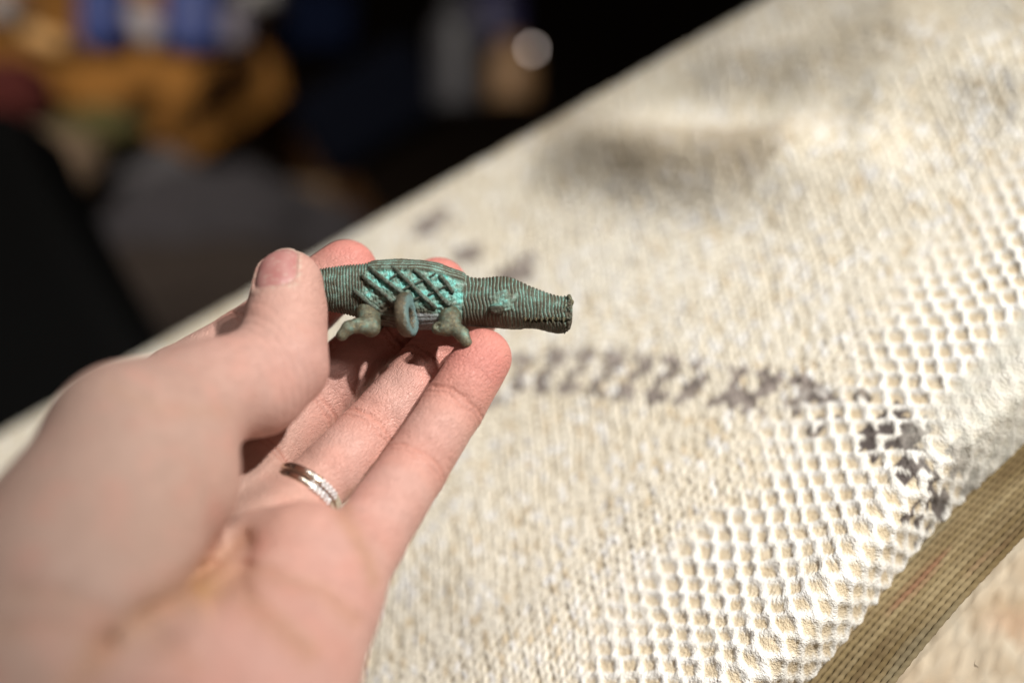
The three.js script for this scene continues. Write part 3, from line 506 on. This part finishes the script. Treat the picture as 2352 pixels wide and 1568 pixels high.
  const patina = std(null, 1, { vertexColors: true, bumpMap: grit, bumpScale: 0.00012, roughnessMap: roughT, metalness: 0.15 });
  part('body', mmPlace(g, crocOrigin), patina, croc);

  // ---- raised bars of the lattice, laid over the flank
  const z1 = (a, b) => [696 + a * 0.28, 546 + b * 0.28];             // close-up coordinates to picture coordinates
  function flank(px, py, lift) {                                   // point on the near flank
    const top = prof(px, 1), bot = prof(px, 2), w = prof(px, 3), u = clamp(((top + bot) / 2 - py) / ((bot - top) / 2), -0.98, 0.98), th = Math.asin(Math.pow(Math.abs(u), 1 / 0.84)) , uz = Math.pow(Math.cos(th), 0.84);
    return new V3(X(px), Y(py) + lift * u * 0.7, w * uz + lift * Math.max(0.3, uz));
  }
  const bars = [[[545, 245], [640, 320], [740, 395], [860, 480]], [[735, 240], [820, 315], [920, 410], [1010, 500], [1110, 582]], [[915, 265], [1010, 345], [1100, 440], [1160, 510], [1225, 565]], [[1120, 312], [1170, 360], [1205, 410], [1245, 465]], [[488, 308], [560, 370], [640, 430], [720, 500], [795, 565]], [[430, 432], [490, 480], [560, 540], [645, 600]]];
  const cross = [[[885, 228], [850, 275]], [[665, 224], [628, 268]], [[785, 305], [725, 350]], [[895, 400], [810, 445]], [[1005, 350], [925, 392]], [[1085, 455], [1035, 475]], [[1190, 398], [1115, 435]], [[985, 485], [920, 515]], [[1100, 300], [1050, 330]]];
  const bronze = std(null, 0.42, { vertexColors: true, metalness: 0.45, bumpMap: grit, bumpScale: 0.00010 });
  function cordPart(name, line, r, squash, seed) {
    const pts = line.map(([a, b]) => flank(...z1(a, b), 0.14)), curve = new THREE.CatmullRomCurve3(pts), L = curve.getLength(), nseg = Math.ceil(L / 0.12), g = new THREE.TubeGeometry(curve, nseg, r, 12, false);
    const p = g.attributes.position, c = new V3();
    for (let i = 0; i <= nseg; i++) { curve.getPointAt(i / nseg, c); const e = Math.min(i, nseg - i) / nseg * L, taper = Math.sqrt(clamp(e / (r * 1.1), 0.02, 1)) * (1 + 0.38 * N3(i * 0.13, seed, 1));
      for (let j = 0; j <= 12; j++) { const k = i * 13 + j; p.setXYZ(k, c.x + (p.getX(k) - c.x) * taper, c.y + (p.getY(k) - c.y) * taper, c.z + (p.getZ(k) - c.z) * taper); } }
    g.computeVertexNormals();
    paint(g, (x, y, z, nx, ny, nz) => { const n1 = N3(x * 1.4, y * 1.4, seed), n2 = N3(x * 6, y * 6, z * 6); let cc = mixc([0.07, 0.06, 0.042], [0.12, 0.17, 0.14], clamp(0.42 + n1 + n2 * 0.5)); cc = mixc(cc, TEAL, 0.7 * sstep(0.75, 0.3, nz) * sstep(-0.2, 0.3, n2 + ny)); return cc; });
    part(name, mmPlace(g, crocOrigin), bronze, croc);
  }
  bars.forEach((l, i) => cordPart('lattice_bar', l, 0.53, 1, i * 3.7 + 0.5));
  cross.forEach((l, i) => cordPart('cross_bar', l, 0.27, 1, i * 2.3 + 40));

  // ---- legs, eye and hanging loop: cast lumps
  const q = (a, b, dz) => { const [px, py] = z1(a, b); return [X(px), Y(py), dz]; };
  function lump(name, f, lo, hi, step, colour, mat = bronze) {
    const noisy = (x, y, z) => { const d = f(x, y, z); return d < 0.6 && d > -0.8 ? d + 0.06 * N3(x * 1.5, y * 1.5, z * 1.5) + 0.05 * N3(x * 4.5, y * 4.5, z * 4.5) : d; };
    const g = meshField(noisy, lo, hi, step); paint(g, colour);
    const p = g.attributes.position, u = new Float32Array(p.count * 2); for (let i = 0; i < p.count; i++) { u[i * 2] = (p.getX(i) + p.getZ(i) * 0.5) / 6; u[i * 2 + 1] = (p.getY(i) + p.getZ(i) * 0.5) / 6; } g.setAttribute('uv', new THREE.BufferAttribute(u, 2));
    return part(name, mmPlace(g, crocOrigin), mat, croc);
  }
  const legColour = (x, y, z, nx, ny, nz) => { const n = fbm(x * 0.5, y * 0.5, z * 0.5), s = N3(x * 5, y * 5, z * 5), s2 = N3(x * 9 + 3, y * 9, z * 9); let c = mixc([0.10, 0.085, 0.05], [0.17, 0.19, 0.14], clamp(0.5 + n * 1.1 + s * 0.5)); c = mixc(c, [0.18, 0.33, 0.28], 0.6 * sstep(0.1, 0.5, n + s * 0.3)); return mixc(c, [0.45, 0.33, 0.14], 0.8 * sstep(0.42, 0.5, s2)); };
  const hind = [roundCone(q(550, 610, 3.6), q(560, 700, 6.2), 2.9, 2.3), roundCone(q(580, 700, 6.2), q(575, 750, 7.4), 2.1, 1.7), roundCone(q(590, 742, 7.4), q(480, 722, 7.8), 1.9, 1.6), roundCone(q(480, 722, 7.8), q(405, 738, 8.4), 1.6, 1.5), roundCone(q(405, 738, 8.4), q(352, 800, 8.8), 1.5, 1.3)];
  lump('leg', (x, y, z) => hind.reduce((d, p) => (d === null ? p(x, y, z) : smin(d, p(x, y, z), 0.6)), null), [-43, -3, -1], [-26, 13, 13], 0.16, legColour);
  const fore = [roundCone(q(1205, 620, 3.2), q(1215, 670, 5.6), 2.7, 2.5), roundCone(q(1215, 680, 5.8), q(1180, 745, 6.8), 2.3, 1.6), ball(q(1118, 745, 6.6), 1.35), roundCone(q(1118, 745, 6.6), q(1200, 750, 6.8), 1.25, 1.6), roundCone(q(1235, 725, 6.6), q(1310, 790, 7.8), 1.7, 1.6), roundCone(q(1310, 790, 7.8), q(1350, 858, 8.4), 1.55, 1.25)];
  const pit = ball(q(1112, 722, 8.0), 0.75);
  lump('leg', (x, y, z) => smax(fore.reduce((d, p) => (d === null ? p(x, y, z) : smin(d, p(x, y, z), 0.6)), null), -pit(x, y, z), 0.3), [-20, -3, -1], [-6, 13, 12], 0.16, legColour);
  // the two legs of the far side, half hidden under the belly
  const far1 = [roundCone(q(560, 600, -4.5), q(575, 700, -6.8), 3.0, 2.0), roundCone(q(575, 700, -6.8), q(470, 730, -7.2), 1.7, 1.2)], far2 = [roundCone(q(1200, 600, -4), q(1215, 680, -6), 2.6, 1.9), roundCone(q(1215, 680, -6), q(1290, 730, -7), 1.6, 1.1)];
  for (const f of [far1, far2]) lump('leg', (x, y, z) => smin(f[0](x, y, z), f[1](x, y, z), 0.6), [-36, 0, -10], [-6, 13, 1], 0.3, legColour);
  // hanging loop, turned so that its opening looks to the right
  const lc = q(866, 642, 7.6), a17 = 0.27, lx = [Math.sin(a17), 0, -Math.cos(a17)], ln = [Math.cos(a17), 0, Math.sin(a17)];
  const loopF = (x, y, z) => { const dx = x - lc[0], dy = (y - lc[1]), dz = z - lc[2], u = (dx * lx[0] + dz * lx[2]), t = dx * ln[0] + dz * ln[2] + 0.10 * dy, out = (Math.hypot(u / 4.9, dy / (5.1 + 0.25 * Math.sign(dy))) - 1) * 4.9, hole = (Math.hypot((u + 0.2) / 1.6, (dy + 0.4) / 1.9) - 1) * 1.6; return smax(smax(out, -hole, 0.8), Math.abs(t) - 1.55 + 0.03 * dy, 1.5) * 0.85; };
  lump('suspension_loop', loopF, [lc[0] - 6, lc[1] - 6, lc[2] - 7], [lc[0] + 6, lc[1] + 6, lc[2] + 7], 0.14, (x, y, z, nx, ny, nz) => { const n = fbm(x * 0.6, y * 0.6, z * 0.6), s = N3(x * 5, y * 5, z * 5), t = (x - lc[0]) * ln[0] + (z - lc[2]) * ln[2]; let c = mixc([0.06, 0.045, 0.028], [0.12, 0.11, 0.075], clamp(0.5 + n + s * 0.4)); const face = sstep(0.6, 0.95, nx * ln[0] + nz * ln[2]); c = mixc(c, [0.26, 0.42, 0.42], face * 0.8); return mixc(c, [0.5, 0.37, 0.2], 0.7 * sstep(0.35, 0.45, N3(x * 8, y * 8, z * 8)) * (1 - face) * 0.8); });
  // eye: a raised pellet with a hooded upper edge
  const z8 = (a, b, dz) => [X(1035 + a * 0.128), Y(602 + b * 0.128), dz];
  const eyeF = (x, y, z) => { const b = egg(z8(830, 850, 5.3), [1.85, 1.3, 1.6])(x, y, z), cut = z - 6.55 - 0.55 * (Y(602 + 845 * 0.128) - y) * -0.2; return smax(smin(b, egg(z8(930, 690, 4.1), [2.9, 1.8, 1.55])(x, y, z), 0.35), cut, 0.25); };
  lump('eye', eyeF, [X(1118), Y(722), 2.5], [X(1185), Y(672), 8], 0.12, (x, y, z, nx, ny, nz) => { const s = N3(x * 5, y * 5, z * 5); let c = mixc([0.14, 0.29, 0.25], [0.04, 0.03, 0.018], 0.95 * sstep(Y(702) + 0.1 * s, Y(704.5), y)); c = mixc(c, [0.17, 0.16, 0.11], 0.5 * clamp(s * 2)); return c; });  // lower pellet painted dark for the shadow under the hood
  // teeth along the upper jaw
  for (let k = 0; k < 8; k++) { const px = 1206 + k * 12.5, g = new THREE.ConeGeometry(0.42 + 0.25 * rnd(), 0.8 + 0.6 * rnd(), 7, 3); g.rotateX(Math.PI); const p = flank(px, 734 + 1.2 * (k % 2), 0.0); g.translate(p.x, p.y, p.z - 0.25); g.computeVertexNormals(); paint(g, () => mixc([0.15, 0.17, 0.12], [0.27, 0.23, 0.12], rnd())); part('tooth', mmPlace(g, crocOrigin), bronze, croc); }
  // raised rim of the nostrils
  const nos = [roundCone(z8(2120, 620, 2.0), z8(2170, 720, 3.0), 0.42, 0.38), roundCone(z8(2170, 720, 3.0), z8(2130, 850, 3.2), 0.38, 0.4), roundCone(z8(2130, 850, 3.2), z8(2120, 1010, 2.6), 0.4, 0.42), roundCone(z8(2120, 620, 2.0), z8(2130, 610, -1.5), 0.42, 0.4), roundCone(z8(2010, 900, 3.4), z8(2060, 780, 3.5), 0.3, 0.35)];
  lump('nostril_rim', (x, y, z) => nos.reduce((d, p) => (d === null ? p(x, y, z) : smin(d, p(x, y, z), 0.4)), null), [X(1285), Y(742), -3], [X(1325), Y(672), 5], 0.12, legColour);
}
// ------------------------------------------------------------------ two finger rings
{
  const N = new V3(0.50, 0.70, -0.47).normalize(), c0 = new V3(...h(704, 1130, 366)), q = new THREE.Quaternion().setFromUnitVectors(new V3(0, 1, 0), N);
  const gold = std([0.74, 0.67, 0.58], 0.26, { metalness: 1 }), stone = std([0.93, 0.95, 0.97], 0.03, { metalness: 0, ior: 2.2, specularIntensity: 1, clearcoat: 1, clearcoatRoughness: 0.02 }), champagne = std([0.62, 0.48, 0.2], 0.05, { ior: 2.2, clearcoat: 1 }), setting = std([0.62, 0.60, 0.58], 0.2, { metalness: 1 });
  const gem = new THREE.LatheGeometry([[0.001, -0.55], [0.5, -0.05], [0.5, 0.02], [0.3, 0.2], [0.001, 0.2]].map(([a, b]) => new THREE.Vector2(a, b)), 8).toNonIndexed(); gem.computeVertexNormals();
  const claw = new THREE.SphereGeometry(0.16, 8, 6);
  const R = 7.75;
  // direction round the band that faces the holder, then round it towards the little finger
  const eye = new V3(0, 0, 1).applyQuaternion(q.clone().invert()), a0 = Math.atan2(eye.z, eye.x);
  const right = new V3(0.8, -0.6, 0).applyQuaternion(q.clone().invert()), sgn = Math.sign(Math.sin(Math.atan2(right.z, right.x) - a0)) || 1;
  function ring(off, label, width, gems) {
    const t = thing('ring', label, 'ring', worldOf([c0.x + N.x * off, c0.y + N.y * off, c0.z + N.z * off]), camQ.clone().multiply(q), 'rings on the ring finger'); delete t.userData.group;
    const w = width / 2, prof2 = [[R - 0.55, -w], [R - 0.1, -w], [R + 0.28, -w * 0.8], [R + 0.42, 0], [R + 0.28, w * 0.8], [R - 0.1, w], [R - 0.55, w], [R - 0.6, 0], [R - 0.55, -w]].map(([a, b]) => new THREE.Vector2(a, b));
    const g = new THREE.LatheGeometry(prof2, 160); g.scale(MM, MM, MM); part('band', g, gold, t);
    for (const [ang, y, s, kind] of gems) {
      const a = a0 + sgn * ang, m = new THREE.Matrix4(), rad = R + 0.42, out = new V3(Math.cos(a), 0, Math.sin(a)), qq = new THREE.Quaternion().setFromUnitVectors(new V3(0, 1, 0), out).multiply(new THREE.Quaternion().setFromAxisAngle(new V3(0, 1, 0), rnd() * 3)).multiply(new THREE.Quaternion().setFromEuler(new THREE.Euler((rnd() - 0.5) * 0.5, 0, (rnd() - 0.5) * 0.5)));
      const mesh = part('gemstone', gem, kind ? champagne : stone, t); mesh.position.copy(out).multiplyScalar(rad * MM); mesh.position.y = y * MM; mesh.quaternion.copy(qq); mesh.scale.setScalar(s * MM);
      for (const k of [-1, 1]) { const cl = part('claw', claw, setting, mesh); cl.position.set(0.52 * k, 0.12, 0.3 * k); }
    }
  }
  const up = [], low = [];
  up.push([0.10, 0, 1.25, 1], [-0.03, 0.1, 0.7, 0], [0.03, -0.55, 0.6, 0]); for (let k = 0; k < 5; k++) { up.push([0.24 + k * 0.13, 0.36, 0.82, 0], [0.30 + k * 0.13, -0.38, 0.82, 0]); }
  for (let k = 0; k < 6; k++) { low.push([0.02 + k * 0.135, 0.38, 0.85, 0], [0.06 + k * 0.135, -0.38, 0.82, 0]); }
  ring(1.12, 'silver-gold ring with a honey-coloured stone and small diamonds, nearer the fingertip', 1.7, up);
  ring(-0.98, 'silver-gold ring with two rows of small diamonds, nearer the palm', 1.7, low);
}
// ------------------------------------------------------------------ far out of focus beyond the table
{
  const fl = new THREE.PlaneGeometry(7, 7, 60, 60); fl.rotateX(-Math.PI / 2);
  paint(fl, (x, y, z) => mixc([0.022, 0.0145, 0.010], [0.045, 0.030, 0.020], clamp(0.5 + fbm(x * 3, 1, z * 3))));
  const floor = part('floor', fl, std(null, 0.9, { vertexColors: true, specularIntensity: 0.3 }), scene); floor.position.set(0, -0.7195, -1.6); tag(floor, 'dark brown floor beyond the table', 'floor', null, 'structure');

  // a board or cloth lying level: outline given where it is seen, laid down at a height
  function slab(px, y, thick, round) { const s = new THREE.Shape(px.map(([a, b]) => { const p = onLevel(a, b, y); return new THREE.Vector2(p.x, -p.z); })); const g = new THREE.ExtrudeGeometry(s, { depth: thick, bevelEnabled: true, bevelSize: round, bevelThickness: round, bevelSegments: 3 }); g.rotateX(-Math.PI / 2); g.translate(0, y - thick, 0); return g; }
  // crumpled heap of cloth: a mound over an outline that fades to its foot
  function heap(px, py, depth, rx, ry, rz, seed, amp, n = 48) {
    const c = at(px, py, depth), g = new THREE.SphereGeometry(1, n, n / 2), p = g.attributes.position;
    for (let i = 0; i < p.count; i++) { const x = p.getX(i), y = p.getY(i), z = p.getZ(i), k = 1 + amp * (fbm(x * 1.7 + seed, y * 1.7, z * 1.7) + 0.5 * Math.sin(x * 7 + seed + z * 4) * 0.4); p.setXYZ(i, x * rx * k, y * ry * k, z * rz * k); }
    g.computeVertexNormals(); g.userData = {}; return [g, c];
  }
  const T = (name, label, cat, geo, mat, pos, quat, group) => { const m = part(name, geo, mat, scene); if (pos) m.position.copy(pos); if (quat) m.quaternion.copy(quat); tag(m, label, cat, group); return m; };
  const low = -0.20;
  // orange-brown low bench with things on it
  const bench = thing('low_bench', 'orange-brown low wooden bench with blue and white packets standing on it', 'bench', new V3(0, -0.7195, 0));
  const topG = slab([[-420, -160], [300, -190], [600, 105], [612, 178], [403, 332], [230, 255], [60, 180], [-200, 90]], low, 0.014, 0.004); topG.translate(0, 0.7195, 0);
  part('bench_top', topG, std([0.62, 0.27, 0.06], 0.55), bench);
  for (const [a, b] of [[330, 200], [500, 120], [-60, 60]]) { const q = onLevel(a, b, low), l = new RoundedBoxGeometry(0.04, 0.476, 0.04, 2, 0.005); l.translate(q.x, 0.238, q.z - 0.03); part('leg', l, std([0.16, 0.07, 0.025], 0.6), bench); }
  const upright = (a, b, y, w, hgt, d, turn) => { const g = new RoundedBoxGeometry(w, hgt, d, 3, Math.min(w, d, hgt) * 0.12); g.translate(0, hgt / 2, 0); return [g, onLevel(a, b, y).add(new V3(0, 0, 0)), new THREE.Quaternion().setFromAxisAngle(new V3(0, 1, 0), turn)]; };
  const blue = std([0.022, 0.05, 0.24], 0.5), white = std([0.55, 0.50, 0.52], 0.7), navy = std([0.012, 0.014, 0.03], 0.8);
  const facing = new THREE.Quaternion().copy(camQ);
  // packets: thick boxes leaning back on the bench, facing the visitor
  function packet(name, label, cat, px, py, depth, wpx, hpx, mat, group) { const g = new RoundedBoxGeometry(wpx * K * depth, hpx * K * depth, 0.05, 3, 0.008); return T(name, label, cat, g, mat, at(px, py, depth + 0.02), facing, group); }
  packet('blue_box', 'blurred dark blue box standing on the orange bench, left of the pale gap', 'box', 246, 45, 1.0, 105, 165, blue);
  packet('blue_box', 'blurred dark blue box standing on the orange bench, right of the pale gap', 'box', 452, 50, 1.0, 130, 170, blue);
  packet('white_box', 'blurred pale grey packet leaning between the two blue boxes', 'box', 345, 70, 0.97, 62, 110, white).rotateZ(0.5);
  packet('white_box', 'blurred pale lilac packet at the right end of the blue boxes', 'box', 545, 75, 1.02, 70, 100, std([0.30, 0.27, 0.32], 0.7));
  packet('white_box', 'blurred pale packet above the bench at the top, right of the blue boxes', 'box', 600, 0, 1.05, 100, 60, std([0.38, 0.37, 0.36], 0.7));
  packet('white_box', 'blurred pale pink-grey packet in the top left corner', 'box', 20, 30, 1.0, 75, 80, std([0.50, 0.43, 0.40], 0.7));
  packet('tan_block', 'light tan wooden block at the left end of the bench', 'block', 120, 105, 0.96, 110, 50, std([0.80, 0.46, 0.18], 0.6)).rotateZ(-0.35);
  packet('dark_box', 'dark navy box front between the bench and the white table edge', 'box', 850, 255, 1.05, 330, 200, std([0.005, 0.006, 0.011], 1, { specularIntensity: 0.1 })).rotateZ(0.55);
  packet('dark_box', 'black-blue box standing at the top behind the dark navy box', 'box', 720, 60, 1.1, 210, 150, std([0.005, 0.008, 0.022], 1, { specularIntensity: 0.1 }));
  // heaps and cloths
  { const [g, c] = heap(500, 600, 1.0, 0.085, 0.055, 0.05, 2.2, 0.35); T('grey_cloth', 'crumpled dusky grey cloth heaped below the orange bench', 'cloth', g, std([0.055, 0.049, 0.054], 0.95), c, facing); }
  { const [g, c] = heap(345, 405, 1.0, 0.028, 0.016, 0.02, 7.7, 0.35); T('grey_cloth', 'paler fold of grey cloth just under the front of the orange bench', 'cloth', g, std([0.12, 0.112, 0.118], 0.95), c, facing); }
  { const [g, c] = heap(700, 490, 1.05, 0.024, 0.018, 0.02, 4.1, 0.4); T('tan_pouch', 'small tan pouch lying near the far edge of the blanket', 'pouch', g, std([0.22, 0.14, 0.075], 0.9), c, facing); }
  { const [g, c] = heap(440, 700, 0.95, 0.10, 0.035, 0.04, 5.4, 0.3); T('brown_cloth', 'dark brown cloth just behind the thumb and forefinger', 'cloth', g, std([0.04, 0.028, 0.022], 0.95), c, facing); }
  { const [g, c] = heap(120, 375, 0.95, 0.028, 0.020, 0.02, 8.8, 0.3); T('tan_scrap', 'small beige scrap of cloth at the left edge of the grey heap', 'cloth', g, std([0.20, 0.135, 0.085], 0.95), c, facing); }
  { const [g, c] = heap(10, 215, 1.0, 0.03, 0.02, 0.02, 3.3, 0.3); T('red_cloth', 'dark red cloth at the left edge below the bench', 'cloth', g, std([0.10, 0.016, 0.012], 0.95), c, facing); }
  { const [g, c] = heap(235, 300, 0.97, 0.025, 0.014, 0.02, 6.1, 0.3); T('olive_pouch', 'small olive pouch under the front edge of the orange bench', 'pouch', g, std([0.11, 0.095, 0.03], 0.95), c, facing); }
  // black coat hanging close beyond the table on the left
  {
    const pts = []; for (let i = 0; i <= 40; i++) { const t = i / 40, x = lerp(-700, 330, t); pts.push([x, t < 0.67 ? lerp(300, 330, t) : lerp(325, 960, Math.pow((t - 0.67) / 0.33, 0.9))]); }
    const s = new THREE.Shape(); pts.forEach(([a, b], i) => { const X2 = (a - 1176) * K * 0.66, Y2 = (784 - b) * K * 0.66; i ? s.lineTo(X2, Y2) : s.moveTo(X2, Y2); }); s.lineTo((330 - 1176) * K * 0.66, -0.12); s.lineTo((-700 - 1176) * K * 0.66, -0.12);
    const g = new THREE.ExtrudeGeometry(s, { depth: 0.05, bevelEnabled: true, bevelSize: 0.012, bevelThickness: 0.012, bevelSegments: 4 });
    T('black_coat', 'black coat of someone standing beyond the table on the left', 'coat', g, std([0.004, 0.004, 0.004], 1, { specularIntensity: 0.02 }), at(1176, 784, 0.72), facing);
  }
  // bottle-like pale thing, tan jar and the small bright glint at the top
  const jar = (r, hgt, col, px, py, depth, name, label, cat) => { const g = new THREE.LatheGeometry([[0, 0], [r * 0.92, 0], [r, hgt * 0.06], [r, hgt * 0.66], [r * 0.8, hgt * 0.78], [r * 0.45, hgt * 0.84], [r * 0.45, hgt], [0, hgt]].map(([a, b]) => new THREE.Vector2(a, b)), 40); g.translate(0, -hgt / 2, 0); return T(name, label, cat, g, std(col, 0.45), at(px, py, depth), facing); };
  jar(0.017, 0.075, [0.085, 0.082, 0.09], 1050, 120, 1.05, 'bottle', 'blurred pale grey bottle near the far edge of the blanket', 'bottle');
  jar(0.016, 0.042, [0.36, 0.21, 0.10], 1175, 165, 1.02, 'jar', 'blurred tan jar just below the round point of light', 'jar');
  jar(0.018, 0.045, [0.05, 0.045, 0.12], 1140, 35, 1.1, 'jar', 'dark violet jar at the top edge behind the pale bottle', 'jar');
  // glowing ball added to stand for a small specular glint
  const bp = at(1222, 113, 0.98), glintBall = new THREE.SphereGeometry(0.0018, 20, 14), glow = std([0.9, 0.85, 0.8], 0.4); glow.emissive.setRGB(1, 0.84, 0.76); glow.emissiveIntensity = 4.2;
  T('glint_ball', 'tiny glowing ball added for a glint, seen as a round pale disc above the blanket edge', 'glint ball', glintBall, glow, bp);
  const pl = new THREE.PointLight(new THREE.Color(1, 0.84, 0.76), 0.00006); pl.position.copy(bp); pl.shadow.radius = 0.09; pl.castShadow = true; scene.add(pl);  // weak light added along with the glowing ball
}
renderer.render(scene, camera);
